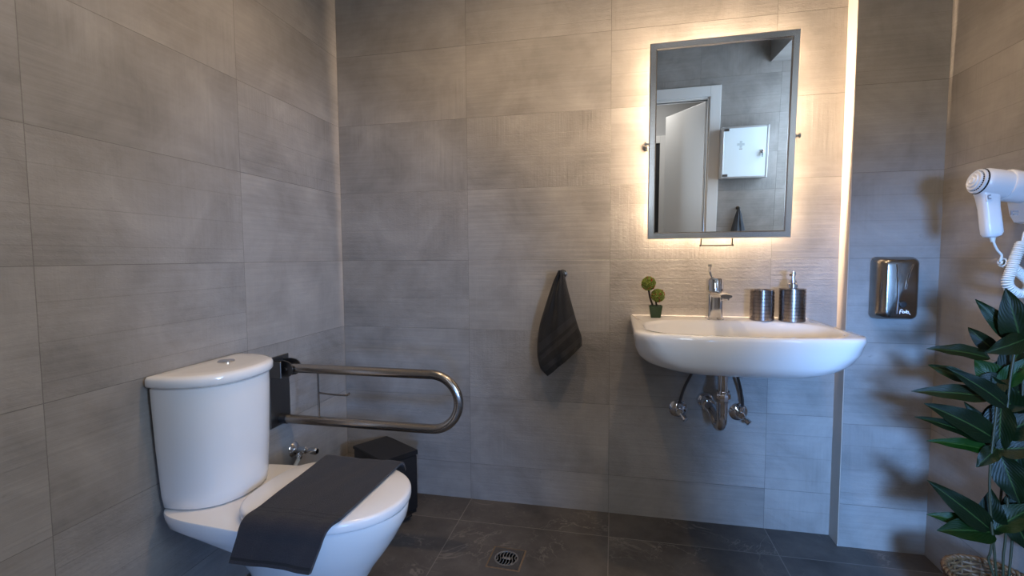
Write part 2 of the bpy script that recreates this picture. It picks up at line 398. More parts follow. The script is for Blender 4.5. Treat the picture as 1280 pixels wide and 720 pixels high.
# mixer tap
FX, FY = .385, -.088
t = thing('mixer_tap', 'chrome single lever mixer tap on the back of the washbasin', 'tap', (FX, FY, ST))
b = B(); rings = []
for w, d, z in ((.031, .030, 0), (.031, .030, .004), (.027, .026, .008), (.0255, .025, .05), (.026, .026, .085), (.028, .027, .098)):
    rings.append([p+V((0, 0, 0)) for p in rrect(FX-w, FX+w, FY-d, FY+d, .012, .012, ST+z, 5, 3)])
quad_rings(b, rings, True, True, True); obj('tap_body', b, M['chrome'], t)
b = B(); sp = []
for s, w, h, z in ((0., .024, .014, .093), (.35, .023, .012, .098), (.7, .022, .010, .099), (.93, .022, .009, .097), (1., .019, .007, .095)):
    y = FY-.01-.125*s; xo = FX+.012*s
    sp.append([V((xo+w*math.cos(a), y, ST+z+h*math.sin(a))) for a in [2*PI*i/20 for i in range(20)]])
quad_rings(b, sp, True, True, True)
lathe(b, [(.0, 0), (.013, 0), (.014, .004), (.014, .012)], Matrix.Translation((FX+.011, FY-.117, ST+.080)), 20)
obj('spout', b, M['chrome'], t)
b = B(); lathe(b, [(.026, .102), (.031, .106), (.031, .148), (.028, .153), (0., .155)], Matrix.Translation((FX, FY, ST)), 28)
obj('tap_head', b, M['chrome'], t)
b = B(); tube(b, smooth_path([(FX-.006, FY-.012, ST+.150), (FX-.014, FY-.005, ST+.160), (FX-.02, FY-.004, ST+.178), (FX-.021, FY-.012, ST+.193), (FX-.022, FY-.02, ST+.200)], 5), [.006]*3+[.0045]*14+[.006]*4, 10)
obj('lever', b, M['chrome'], t)

# tumbler and pump bottle
def ribbed(bm, cx, cy, r, h, ribs, inner=True):
    pr = [(0, 0), (r-.003, 0), (r, .003)]
    for i in range(ribs):
        z0 = .004+(h-.008)*i/ribs; z1 = .004+(h-.008)*(i+1)/ribs
        pr += [(r, z0+.0012), (r, z1-.0030), (r-.0034, z1-.0024), (r-.0034, z1-.0006), (r, z1)]
    pr += [(r, h-.001), (r-.001, h)]
    pr += ([(r-.004, h), (r-.005, h-.003), (r-.005, .01), (0, .01)] if inner else [(.012, h+.002), (0, h+.002)])
    return lathe(bm, pr, Matrix.Translation((cx, cy, ST)), 40)
single('tumbler', ribbed(B(), .545, -.10, .0405, .112, 8), M['gun'], 'empty ribbed dark metal tumbler beside the tap', 'cup', smooth=30)
t = thing('soap_bottle', 'ribbed dark metal soap bottle with chrome pump on the washbasin', 'soap dispenser', (.640, -.115, ST))
obj('bottle', ribbed(B(), .640, -.115, .043, .118, 9, False), M['gun'], t, 30)
b = B(); lathe(b, [(.0175, .118), (.0175, .134), (.013, .138), (.013, .147), (.006, .149), (.006, .163), (.0095, .165), (.0095, .178), (0, .180)], Matrix.Translation((.640, -.115, ST)), 24)
tube(b, smooth_path([(.640, -.115, ST+.173), (.632, -.128, ST+.174), (.624, -.142, ST+.171), (.622, -.146, ST+.167)], 4), .0045, 10)
obj('pump', b, M['chrome'], t)

# little topiary
PX, PY = .174, -.075
t = thing('topiary', 'tiny two-ball topiary with red berries in a green pot', 'plant', (PX, PY, ST))
b = B(); quad_rings(b, [rrect(PX-w, PX+w, PY-w, PY+w, .004, .004, ST+z, 4, 2) for w, z in ((.017, 0), (.0185, .003), (.0235, .040), (.0245, .041), (.0245, .047), (.0215, .047), (.0205, .038))], True, True, True)
obj('pot', b, M['leafpot'], t)
ba, bb = V((PX-.027, PY, ST+.131)), V((PX+.008, PY-.003, ST+.085))
for p0, p1 in (((PX-.006, PY, ST+.035), ba), ((PX+.008, PY, ST+.035), bb)):
    b = B(); tube(b, smooth_path([p0, (V(p0)+V(p1))/2+V((-.006, 0, 0)), p1], 5), .0036, 8); obj('trunk', b, M['bark'], t)
for c, r in ((ba, .026), (bb, .025)):
    b = B(); bmesh.ops.create_icosphere(b, subdivisions=4, radius=r)
    for v in b.verts: v.co *= 1+random.uniform(-.10, .10)
    for i in range(420):      # needle tufts
        d = V((random.gauss(0, 1), random.gauss(0, 1), random.gauss(0, 1))).normalized(); a = d.orthogonal().normalized(); a.rotate(Matrix.Rotation(random.random()*6.28, 3, d))
        p = d*r*.93; q = d*r*1.10+a*.002; s = d.cross(a)*.0013
        b.faces.new([b.verts.new(p+s), b.verts.new(p-s), b.verts.new(q)])
    bmesh.ops.translate(b, verts=b.verts, vec=c); o = obj('foliage_ball', b, M['ball'], t, 0, keep=True)
    for i in range(13):
        d = V((random.gauss(0, 1), random.gauss(-.7, 1), random.gauss(0, 1))).normalized(); bq = B()
        bmesh.ops.create_icosphere(bq, subdivisions=2, radius=.0024, matrix=Matrix.Translation(c+d*r*1.04)); obj('berry', bq, M['berry'], o)

# pipes under the basin
t = thing('sink_trap', 'chrome drain pipe and U-shaped trap under the washbasin', 'pipe', (.405, -.22, .40))
b = B(); tx, ty = .393, -.22
lathe(b, [(.017, .70), (.017, .60), (.022, .60), (.022, .572), (.0195, .57), (.0195, .525)][::-1], Matrix.Translation((tx, ty, 0)), 24)
obj('tail_pipe', b, M['chrome'], t)
b = B(); lathe(b, [(.0245, .563), (.026, .567), (.026, .588), (.0245, .592)], Matrix.Translation((tx, ty, 0)), 12); obj('nut', b, M['chrome'], t, 20)
b = B(); tube(b, smooth_path([(tx, ty, .53), (tx, ty, .498), (tx-.001, ty+.010, .476), (tx-.003, ty+.030, .464), (tx-.006, ty+.052, .466), (tx-.009, ty+.07, .478), (tx-.012, ty+.10, .492), (tx-.015, ty+.125, .499), (tx-.018, ty+.155, .502), (tx-.018, -.004, .502)], 6), .0185, 20)
obj('trap_bend', b, M['chrome'], t)
b = B(); lathe(b, [(.0, .0), (.034, .0), (.034, .004), (.030, .012), (.022, .018), (.019, .03)], axis_mat((tx-.018, 0, .502), (0, -1, 0)), 28)
lathe(b, [(.024, .045), (.025, .048), (.025, .066), (.024, .07)], axis_mat((tx-.018, 0, .502), (0, -1, 0)), 12)
obj('wall_flange', b, M['chrome'], t)
def angle_valve(x, z, label, hose, knob, size=1.):
    t = thing('angle_valve', label, 'valve', (x, 0, z), 'shut-off valves under the washbasin')
    b = B(); lathe(b, [(0, 0), (.035*size, 0), (.035*size, .003), (.027*size, .010), (.013, .013), (.011, .03)], axis_mat((x, 0, z), (0, -1, 0)), 28); obj('wall_flange', b, M['chrome'], t)
    b = B(); lathe(b, [(.012, .02), (.014, .024), (.014, .052), (.011, .056)], axis_mat((x, 0, z), (0, -1, 0)), 20)
    lathe(b, [(.008, .0), (.008, .018), (.0115, .02), (.0115, .034), (.009, .036)], axis_mat((x, -.04, z), V(hose[1])-V(hose[0])), 16); obj('valve_body', b, M['chrome'], t)
    b = B(); d = V(knob).normalized(); k0 = V((x, -.045, z)); lathe(b, [(.006, 0), (.006, .022), (.011, .024), (.012, .040), (.008, .043), (0, .043)], axis_mat(k0, d), 16); obj('knob', b, M['chrome'], t)
    b = B(); tube(b, smooth_path(hose, 6), .0055, 10); obj('hose', b, M['steel_plate'], t)
    return t
angle_valve(.272, .462, 'chrome angle valve left of the trap under the washbasin', [(.272, -.04, .47), (.274, -.042, .505), (.29, -.055, .57), (.315, -.085, .64), (.335, -.11, .70)], (.5, -.7, -.55))
angle_valve(.497, .462, 'chrome angle valve right of the trap under the washbasin', [(.499, -.04, .47), (.502, -.043, .51), (.490, -.055, .57), (.468, -.085, .64), (.452, -.11, .70)], (.62, -.65, -.55))

# ------------------------------------------------------------------ mirror
MC = V((.395, -.068, 1.5)); MT, MY = math.radians(3.), math.radians(1.15); MW, MH = .505, .722
mm = Matrix.Translation(MC) @ Matrix.Rotation(-MY, 4, 'Z') @ Matrix.Rotation(MT, 4, 'X')   # local -Y faces the room
t = thing('tilting_mirror', 'steel framed rectangular mirror tilted forward and lit from behind', 'mirror', (MC.x, 0, MC.z-MH/2))
b = B(); fwd = .026; hw, hh = MW/2, MH/2
prof = [(0, .012), (0, -.008), (.003, -.011), (fwd-.004, -.011), (fwd, -.006), (fwd, .012)]     # (inset, y)
rings = []
for ins, y in prof: rings.append([mm @ V((sx*(hw-ins), y, sz*(hh-ins))) for sx, sz in ((-1, -1), (1, -1), (1, 1), (-1, 1))])
vs = quad_rings(b, rings, True); 
for j in range(4):
    k = (j+1) % 4; b.faces.new((vs[-1][j], vs[-1][k], vs[0][k], vs[0][j]))
obj('mirror_frame', b, M['steel'], t, 20)
b = B(); q = [b.verts.new(mm @ V((sx*(hw-fwd), -.004, sz*(hh-fwd)))) for sx, sz in ((-1, -1), (1, -1), (1, 1), (-1, 1))]; b.faces.new(q)
obj('mirror_glass', b, M['mirror'], t, 0)
obj('back_board', obox((MW-.01, .004, MH-.01), mm @ Matrix.Translation((0, .009, 0))), M['steel_plate'], t, 0)
for sx, sz, w, h in ((0, 1, MW-.07, .010), (0, -1, MW-.07, .010), (1, 0, .010, MH-.07), (-1, 0, .010, MH-.07)):
    c = V((sx*(hw-.03), .0125, sz*(hh-.03))); b = B()
    f = b.faces.new([b.verts.new(mm @ (c+V((ax*w/2, 0, az*h/2)))) for ax, az in ((-1, -1), (-1, 1), (1, 1), (1, -1))])
    if sx: e = [(sx*(hw-.15), y_, z_) for y_, z_ in ((.0125, -h/2), (.0165, -h/2), (.0165, h/2), (.0125, h/2))]
    else: e = [(x_, y_, sz*(hh-.15)) for y_, x_ in ((.0125, -w/2), (.0165, -w/2), (.0165, w/2), (.0125, w/2))]
    b.faces.new([b.verts.new(mm @ V(q)) for q in e])
    obj('led_strip', b, [M['led'], M['led_side']], t, 0, keep=True).data.polygons[1].material_index = 1
for sx in (-1, 1):
    b = B(); p = mm @ V((sx*hw, .0, 0)); d = mm.to_3x3() @ V((sx, 0, 0))
    lathe(b, [(.005, -.002), (.005, .008), (.010, .009), (.010, .014), (.006, .017), (0, .017)], axis_mat(p, d), 16)
    tube(b, [p+d*.004, (p.x+d.x*.004, -.001, p.z)], .005, 10); lathe(b, [(0, 0), (.015, 0), (.015, .003), (.006, .006)], axis_mat((p.x+d.x*.004, 0, p.z), (0, -1, 0)), 16)
    obj('pivot_knob', b, M['steel'], t)
b = B(); hz = -hh; tube(b, smooth_path([mm @ V(p) for p in ((-.055, .0, hz+.002), (-.055, .0, hz-.022), (-.052, .0, hz-.026), (.052, .0, hz-.026), (.055, .0, hz-.022), (.055, .0, hz+.002))], 4), .0022, 8)
for sx in (-1, 1): bmesh.ops.create_icosphere(b, subdivisions=2, radius=.0042, matrix=Matrix.Translation(mm @ V((sx*.057, 0, hz-.026))))
obj('tilt_handle', b, M['wire'], t)

# ------------------------------------------------------------------ wall soap dispenser
DXc, DZc = .966, .958; dw, dh = .066, .109
t = thing('wall_soap_dispenser', 'satin steel liquid soap dispenser screwed to the wall right of the washbasin', 'soap dispenser', (DXc, YP, DZc-dh))
b = B(); rings = []
def drr(hw_, hh_, y, r): return [V((DXc+p.x, y, DZc+p.y)) for p in rrect(-hw_, hw_, -hh_, hh_, r, r, 0, 6, 8)]
for hw_, hh_, y, r in ((dw-.002, dh-.002, YP, .018), (dw, dh, YP-.008, .018), (dw-.001, dh-.001, YP-.028, .02), (dw-.005, dh-.004, YP-.046, .021), (dw-.015, dh-.008, YP-.062, .020), (dw-.021, dh-.012, YP-.068, .018), (dw-.025, dh-.016, YP-.070, .016)):
    rings.append(drr(hw_, hh_, y, r))
quad_rings(b, rings, True, True, True); obj('dispenser_body', b, M['steel_disp'], t, 28)
b = B(); yf = YP-.071
def pleat(p0, p1, w0, w1, h):
    (x0, z0), (x1, z1) = p0, p1; r = []
    for i in range(9):
        s = i/8; x = x0+(x1-x0)*s+.004*math.sin(s*PI)*(1 if x0 < 0 else -1); z = z0+(z1-z0)*s; w = w0+(w1-w0)*s
        r.append([V((DXc+x-w, yf+.003, DZc+z)), V((DXc+x-w*.4, yf-h, DZc+z)), V((DXc+x+w*.4, yf-h, DZc+z)), V((DXc+x+w, yf+.003, DZc+z))])
    quad_rings(b, r, False)
pleat((-.018, .083), (-.014, -.083), .0028, .0028, .004); pleat((.030, .083), (.012, .0), .0026, .0012, .004)
obj('pressed_ribs', b, M['chrome'], t)
b = B(); lathe(b, [(.0, .004), (.005, .005), (.010, .004), (.0115, .0), (.0115, -.003)], axis_mat((DXc+.004, yf, DZc-.052), (0, -1, 0)), 24); obj('level_window', b, M['rubber'], t)
b = B(); bz, bx0 = DZc-.078, DXc-.004    # white script lettering, illegible in the photograph
def stroke(pts, r=.0011): tube(b, smooth_path([(bx0+x, yf-.0006, bz+z) for x, z in pts], 4), r, 6)
stroke([(0, -.006), (.001, .004), (.004, .009), (.009, .007)]); stroke([(-.001, .002), (.006, .003)]); stroke([(.007, -.002), (.010, .003), (.013, .002), (.012, -.003), (.008, -.003)])
stroke([(.014, .003), (.015, -.003), (.018, .002), (.019, -.003)]); stroke([(.020, .007), (.021, -.004), (.024, -.002)]); stroke([(.019, .002), (.026, .003)]); stroke([(.025, .002), (.027, -.004), (.031, -.008)])
obj('lettering', b, M['white_print'], t)

# ------------------------------------------------------------------ hair dryer in its wall holder
A0, A1 = V((.984, -.452, 1.268)), V((1.092, -.447, 1.247)); ad = (A1-A0).normalized()
t = thing('hair_dryer', 'white hair dryer hanging in its holder on the right wall', 'hair dryer', tuple(A0))
am = axis_mat(A0, ad); b = B()
lathe(b, [(.028, -.012), (.0345, -.006), (.0375, .004), (.0385, .03), (.0375, .07), (.036, .10), (.035, .105), (.0, .105)], am, 40); obj('barrel', b, M['dryer'], t)
b = B()
for r0, h in ((.008, -.0225), (.0165, -.021), (.0245, -.0175), (.0315, -.011)):
    lathe(b, [(r0-.0015, h-.0035), (r0-.0004, h-.0045), (r0+.0008, h-.0036), (r0+.0012, h+.002)], am, 40)
lathe(b, [(0, -.026), (.006, -.0255), (.008, -.021)], am, 30)
for i in range(30):
    a = 2*PI*i/30; d0 = am.to_3x3() @ V((math.cos(a), math.sin(a), 0)); tube(b, [am @ V((math.cos(a)*r, math.sin(a)*r, z)) for r, z in ((.008, -.0235), (.018, -.0215), (.027, -.016), (.033, -.009))], .0006, 4)
gr = obj('intake_grille', b, M['dryer'], t)
b = B(); lathe(b, [(0, -.0235), (.0085, -.0228), (.0165, -.0212), (.0245, -.0177), (.0315, -.0112), (.0347, -.0062)], am, 32); obj('grille_painted_shade', b, M['recess_shade'], gr)  # black disc paints the shade between the grille rings
b = B(); H0 = A0+V((.012, .0, -.028)); H1 = A0+V((.024, -.010, -.150)); hd = (H1-H0).normalized(); rings = []
hx = hd.cross(V((0, 1, 0))).normalized(); hy = hx.cross(hd).normalized()
for s, w, d in ((0, .023, .022), (.1, .021, .021), (.35, .0195, .019), (.7, .0205, .0185), (.9, .0205, .018), (.97, .017, .015), (1., .010, .009)):
    p = H0+(H1-H0)*s; rings.append([p+hx*q.x+hy*q.y for q in rrect(-w, w, -d, d, .011, .011, 0, 5, 2)])
quad_rings(b, rings, True, True, True); hdl = obj('handle', b, M['dryer'], t, 40)
sm = Matrix.Translation(H0+hd*.016-hy*.0205*0+V((-.010, -.020, 0))) @ Matrix(((hx.x, hy.x, hd.x), (hx.y, hy.y, hd.y), (hx.z, hy.z, hd.z))).to_4x4()
b = obox((.014, .004, .020), sm, .0015); obj('switch_plate', b, M['dryer'], hdl)
b = obox((.007, .0055, .003), sm @ Matrix.Translation((0, -.001, .004)), .0008); obox((.003, .0055, .010), sm @ Matrix.Translation((-.003, -.001, 0)), .0008, bm=b); obox((.007, .0055, .003), sm @ Matrix.Translation((0, -.001, -.005)), .0008, bm=b)
obj('switch', b, M['dryer_grey'], hdl)
# coiled cord
def coil(path, R, pitch, ppt=12):
    pts = smooth_path(path, 24); fr = frames(pts); out = []; ph = 0.
    seg = [(pts[i+1]-pts[i]).length for i in range(len(pts)-1)]; L = sum(seg); nturn = L/pitch; k = int(nturn*ppt)
    acc = [0.]
    for s in seg: acc.append(acc[-1]+s)
    i = 0
    for q in range(k+1):
        s = L*q/k
        while i < len(seg)-1 and acc[i+1] < s: i += 1
        f = (s-acc[i])/max(seg[i], 1e-9); p = pts[i].lerp(pts[i+1], f); tt, a, bb = fr[i]; th = 2*PI*q/ppt
        ease = min(1., q/(ppt*1.2), (k-q)/(ppt*1.2)); out.append(p+(a*math.cos(th)+bb*math.sin(th))*R*ease)
    return out
cp = [at(1240, 296, -.465), at(1243, 305, -.463), at(1247, 313, -.460), at(1252, 319, -.458), at(1250, 326, -.455)]
b = B(); tube(b, smooth_path(cp, 6), .0030, 8)
lathe(b, [(.007, 0), (.0065, .006), (.0045, .016)], axis_mat(H1-hd*.004, hd), 14)
tube(b, coil([at(1250, 327, -.455), at(1258, 330, -.448), at(1268, 336, -.440), at(1279, 345, -.435), at(1287, 355, -.44), at(1284, 364, -.452), at(1275, 367, -.462), at(1264, 362, -.468), at(1259, 353, -.470), at(1263, 340, -.471), at(1270, 320, -.472), at(1278, 301, -.474)], .0105, .0056), .0026, 6)
tube(b, smooth_path([at(1278, 301, -.474), at(1279, 296, -.474), at(1281, 290, -.472), at(1288, 283, -.468)], 5), .0028, 8)
obj('coiled_cord', b, M['cord'], t, 60)
t = thing('dryer_holder', 'white wall bracket cradling the hair dryer', 'holder', (XW, -.45, 1.17))
b = B(); rings = []
for s, w, y0, y1 in ((1.155, .020, -.478, -.425), (1.160, .028, -.490, -.415), (1.18, .034, -.498, -.408), (1.22, .040, -.502, -.405), (1.262, .046, -.503, -.404)):
    rings.append([V((p.x, p.y, s)) for p in rrect(XW-w, XW, y0, y1, .014, .006, 0, 5, 3)])
quad_rings(b, rings, True, True, True); obj('bracket', b, M['dryer'], t, 40)
cm = axis_mat(A0+ad*.052, ad); b = B(); lathe(b, [(.0385, .0), (.0415, .001), (.0425, .004), (.0425, .012), (.0415, .040), (.0395, .056), (.0375, .056), (.0375, .0)], cm, 40)
obj('collar', b, M['dryer'], t)
b = B(); fx = at(1268, 266, -.503)
for ox, oz, sx, sz in ((-.006, .0, .003, .011), (.003, .004, .010, .003), (.003, -.004, .010, .003)): box(b, fx.x+ox-sx/2, fx.x+ox+sx/2, -.5045, -.5015, fx.z+oz-sz/2, fx.z+oz+sz/2)
obj('hook_symbol', b, M['dryer_grey'], t)

# ------------------------------------------------------------------ towel on the wall hook
t = thing('towel_hook', 'small round dark metal hook on the back wall holding a towel', 'hook', (-.185, 0, 1.0))
b = B(); lathe(b, [(0, 0), (.017, 0), (.017, .005), (.007, .009), (.006, .035), (.013, .04), (.013, .046), (.0, .049)], axis_mat(at(704, 342, 0), (0, -1, 0)), 24)
obj('hook_post', b, M['wire'], t)
def hang_towel(name, Lp, Rp, depth, folds, amp, mat, label, flip=1, top_d=.03, thick=.010):
    n_r, n_c = 60, 40; Ls = smooth_path(Lp, 12); Rs = smooth_path(Rp, 12)
    def samp(P, s):
        f = s*(len(P)-1); i = min(int(f), len(P)-2); return P[i].lerp(P[i+1], f-i)
    b = B(); uvl = b.loops.layers.uv.new('UVMap'); gv = []
    for side in (0, 1):
        g = []
        for i in range(n_r+1):
            s = i/n_r; l, r = samp(Ls, s), samp(Rs, s); row = []
            for j in range(n_c+1):
                q = j/n_c; p = l.lerp(r, q)
                prof = math.sin(q*PI)**.55
                fold = math.sin(q*folds*PI+1.2*s+.4)*amp*(.35+.65*s)+math.sin(q*(folds*2.3)*PI+3*s)*amp*.35
                fold += .0035*math.sin(7*s*PI+q*4)*math.sin(q*PI)
                d = top_d+(depth-top_d)*s
                y = l.y*(1-q)+r.y*q
                p = V((p.x, y+flip*(-(d*prof*(.55 if side == 0 else .1)+fold*prof*(1 if side == 0 else .6))-(.0 if side else thick)*prof), p.z))
                row.append(b.verts.new(p))
            g.append(row)
        gv.append(g)
        for i in range(n_r):
            for j in range(n_c):
                f = b.faces.new((g[i][j], g[i][j+1], g[i+1][j+1], g[i+1][j]) if side == 0 else (g[i][j], g[i+1][j], g[i+1][j+1], g[i][j+1]))
                for lp, (ii, jj) in zip(f.loops, ((i, j), (i, j+1), (i+1, j+1), (i+1, j)) if side == 0 else ((i, j), (i+1, j), (i+1, j+1), (i, j+1))): lp[uvl].uv = (jj/n_c, ii/n_r)
    bmesh.ops.remove_doubles(b, verts=b.verts, dist=1e-5)
    return setp(obj(name, b, mat, None, 60), label, 'towel')
Yt = -.035
Lp = [at(698, 338, -.045), at(692, 351, Yt), at(686, 368, Yt), at(680, 387, Yt), at(675, 405, Yt), at(672, 424, Yt), at(671.5, 440, Yt), at(673, 452, Yt), at(676, 461, Yt), at(684, 470, Yt)]
Rp = [at(703, 338, -.045), at(706, 345, Yt), at(708, 353, Yt), at(710.5, 364, Yt), at(714, 377, Yt), at(717, 388, Yt), at(720, 399, Yt), at(723, 409, Yt), at(727, 421, Yt), at(727.5, 432, Yt)]
hang_towel('hand_towel', Lp, Rp, .075, 3.0, .009, M['terry'], 'charcoal terry hand towel hanging on the back wall left of the washbasin')

# ------------------------------------------------------------------ toilet
TY = -.812
def dring(xb, xf, hw_, z, rear=.78, nb=3.2, nf=2.15, n=56, mid=None, y0=TY):
    """closed toilet outline: squarish rear, rounded front (front = +x)"""
    xm = xb+(xf-xb)*(.45 if mid is None else mid); out = []
    for i in range(n):
        a = 2*PI*i/n-PI/2+1e-4; c, s = math.cos(a), math.sin(a)
        if c >= 0: e = nf; x = xm+(xf-xm)*abs(c)**(2/e); y = hw_*math.copysign(abs(s)**(2/e), s)
        else:
            e = nb; x = xm-(xm-xb)*abs(c)**(2/e); k = (xm-x)/(xm-xb); y = hw_*(1-(1-rear)*k**1.5)*math.copysign(abs(s)**(2/e), s)
        out.append(V((x, y0+y, z)))
    return out
t = thing('toilet', 'white close-coupled toilet standing against the left wall', 'toilet', (-.85, TY, 0))
b = B(); quad_rings(b, [dring(*a) for a in (
    (-.985, -.665, .105, 0., .95), (-.98, -.67, .100, .03, .95), (-.975, -.68, .098, .10, .95), (-.98, -.665, .105, .17, .95), (-.995, -.632, .122, .22, .92), (-1.02, -.598, .146, .265, .88),
    (-1.065, -.572, .166, .305, .84), (-1.125, -.556, .178, .335, .87, 7), (-1.185, -.545, .187, .355, .87, 7), (-1.194, -.541, .189, .375, .87, 7), (-1.195, -.540, .190, .388, .87, 7), (-1.194, -.542, .1885, .3912, .87, 7), (-1.18, -.556, .174, .3920, .87, 7))], True, True, True)
obj('pan', b, M['ceramic'], t, 50)
b = B(); quad_rings(b, [dring(*a) for a in ((-.962, -.562, .168, .3962, .92), (-.972, -.540, .184, .3964, .92), (-.9745, -.5375, .1868, .3982, .92), (-.975, -.5365, .1878, .402, .92), (-.975, -.5365, .1878, .416, .92), (-.973, -.539, .185, .4215, .92), (-.967, -.546, .179, .4245, .92), (-.90, -.62, .12, .4258, .92))], True, True, True)
obj('seat_lid', b, M['lid_plastic'], t, 50)
b = B(); quad_rings(b, [dring(*a, **dict(nb=8, nf=2.35, mid=.12)) for a in ((-1.185, -1.020, .134, .394, .99), (-1.187, -1.014, .140, .398, .99), (-1.190, -1.010, .144, .43, .99), (-1.192, -1.004, .152, .56, .99), (-1.193, -1.000, .158, .70, .99), (-1.193, -1.0, .159, .730, .99), (-1.19, -1.005, .155, .733, .99))], True, True, True)
obj('tank', b, M['ceramic'], t, 50)
b = B(); quad_rings(b, [dring(*a, **dict(nb=8, nf=2.35, mid=.12)) for a in ((-1.190, -.998, .160, .7345, .99), (-1.195, -.992, .166, .737, .99), (-1.196, -.989, .169, .742, .99), (-1.196, -.989, .169, .757, .99), (-1.194, -.993, .165, .764, .99), (-1.18, -1.008, .150, .7668, .99), (-1.15, -1.04, .11, .7675, .99))], True, True, True)
tl = obj('tank_lid', b, M['ceramic'], t, 50)
b = B(); lathe(b, [(.0235, -.002), (.0235, .003), (.022, .005), (.0, .0055)], Matrix.Translation((-1.115, -.785, .767)), 28); obj('flush_button', b, M['chrome'], tl)
# angle valve beside the toilet
x0, yv, zv = XL, -.385, .333
t = thing('toilet_valve', 'chrome supply valve on the left wall behind the toilet', 'valve', (XL, yv, zv))
b = B(); lathe(b, [(0, 0), (.030, 0), (.030, .003), (.022, .011), (.013, .014), (.011, .03)], axis_mat((XL, yv, zv), (1, 0, 0)), 28); obj('wall_flange', b, M['chrome'], t)
b = B(); lathe(b, [(.012, .02), (.014, .024), (.014, .055), (.010, .06), (.009, .07)], axis_mat((XL, yv, zv), (1, 0, 0)), 20); lathe(b, [(.008, 0), (.008, .022), (.012, .024), (.012, .036)], axis_mat((XL+.04, yv, zv), (-.05, -.75, -.65)), 16); obj('valve_body', b, M['chrome'], t)
b = B(); lathe(b, [(.009, .07), (.013, .074), (.014, .098), (.010, .104), (0, .104)], axis_mat((XL, yv, zv), (1, .0, 0)), 14); obj('knob', b, M['chrome'], t, 20)
b = B(); tube(b, smooth_path([(XL+.04, yv-.02, zv-.02), (XL+.04, yv-.06, zv-.055), (XL+.045, yv-.12, zv-.10), (XL+.05, yv-.20, zv-.12), (XL+.06, yv-.27, zv-.02)], 6), .007, 10); obj('hose', b, M['cord'], t)

# towel laid across the toilet lid
prof = [(-.612, .398), (-.6155, .408), (-.6205, .420), (-.634, .4298), (-.66, .4302), (-.70, .4302), (-.80, .4302), (-.90, .4302), (-.975, .4302), (-.994, .4285), (-1.006, .421), (-1.0125, .408), (-1.016, .39), (-1.022, .37), (-1.029, .345), (-1.032, .334)]
pp = smooth_path([(0, y, z) for y, z in prof], 5); acc = [0.]
for i in range(len(pp)-1): acc.append(acc[-1]+(pp[i+1]-pp[i]).length)
b = B(); uvl = b.loops.layers.uv.new('UVMap'); nC = 26; g = []; th = .006
fr = []
for i, p in enumerate(pp):
    a = pp[max(0, i-1)]; c = pp[min(len(pp)-1, i+1)]; d = (c-a).normalized(); fr.append(V((0, d.z, -d.y)) if False else V((0, -d.z*-1, d.y*-1)))
def strip(off):
    g = []
    for i, p in enumerate(pp):
        s = acc[i]/acc[-1]; row = []
        xa = -.893+.018*min(1, s/.72)-(0 if s < .72 else .020*(s-.72)/.28); xb_ = -.628-.012*s-(0 if s < .74 else .036*((s-.74)/.26))
        for j in range(nC+1):
            q = j/nC; x = xa+(xb_-xa)*q; wob = (.0012*math.sin(9*q+5*s)+.0008*math.sin(23*q+14*s))+(0 if s < .8 else .004*math.sin(q*7.5+.8)*(s-.8)/.2)
            row.append(b.verts.new(V((x, p.y, p.z))+fr[i]*(off+(wob+.0012 if off else 0))))
        g.append(row)
    return g
ga, gb = strip(0.), strip(th)
def uvface(vs, uvs):
    f = b.faces.new(vs)
    for lp, u in zip(f.loops, uvs): lp[uvl].uv = u
nR = len(pp)-1
for i in range(nR):
    s0, s1 = acc[i]/acc[-1], acc[i+1]/acc[-1]
    for j in range(nC):
        uvface((gb[i][j], gb[i][j+1], gb[i+1][j+1], gb[i+1][j]), ((j/nC, s0), ((j+1)/nC, s0), ((j+1)/nC, s1), (j/nC, s1)))
        uvface((ga[i][j], ga[i+1][j], ga[i+1][j+1], ga[i][j+1]), ((j/nC, s0), (j/nC, s1), ((j+1)/nC, s1), ((j+1)/nC, s0)))
    for j in (0, nC): uvface((ga[i][j], gb[i][j], gb[i+1][j], ga[i+1][j]), ((j/nC, s0), (j/nC, s0), (j/nC, s1), (j/nC, s1)))
for i in (0, nR):
    for j in range(nC): uvface((ga[i][j], ga[i][j+1], gb[i][j+1], gb[i][j]), ((j/nC, i/nR),)*4)
setp(obj('folded_towel', b, M['linen'], None, 60), 'folded charcoal towel draped across the closed toilet lid', 'towel')

# ------------------------------------------------------------------ fold-down grab bar
GY, GU, GL = -.455, .672, .480
t = thing('grab_bar', 'brushed steel fold-down U-shaped grab bar on the wall beside the toilet', 'grab bar', (XL, GY, .45))
b = bx(XL, XL+.006, GY-.055, GY+.055, .455, .715, .002, 1); 
box(b, XL+.004, XL+.05, GY-.05, GY-.044, GU-.03, GU+.032, .002, 1)
obj('wall_plate', b, M['steel_plate'], t, 25)
b = B(); 
for y in (GY-.026, GY+.020):
    rings = [[V((x_, yy, z_)) for x_, z_ in [(XL+.005, GU+.03), (XL+.045, GU+.032)]+[(XL+.05+.03*math.cos(a), GU+.0+.03*math.sin(a)) for a in [PI/2-PI*i/10 for i in range(11)]]+[(XL+.045, GU-.032), (XL+.005, GU-.035)]] for yy in (y, y+.006)]
    quad_rings(b, rings, True, True, True)
tube(b, [(XL+.052, GY-.034, GU), (XL+.052, GY+.034, GU)], .007, 12)
obj('hinge_bracket', b, M['steel_plate'], t, 25)
xe = -.485-.017-.096
R_ = (GU-GL)/2; zc = (GU+GL)/2; path = [(XL+.045, GY, GU), (-1.0, GY, GU), (-.8, GY, GU), (xe-.02, GY, GU)]+[(xe+R_*math.sin(a)*1.02, GY, zc+R_*math.cos(a)) for a in [PI*i/24 for i in range(25)]]+[(xe-.02, GY, GL), (-.8, GY, GL), (-1.0, GY, GL), (XL+.03, GY, GL)]
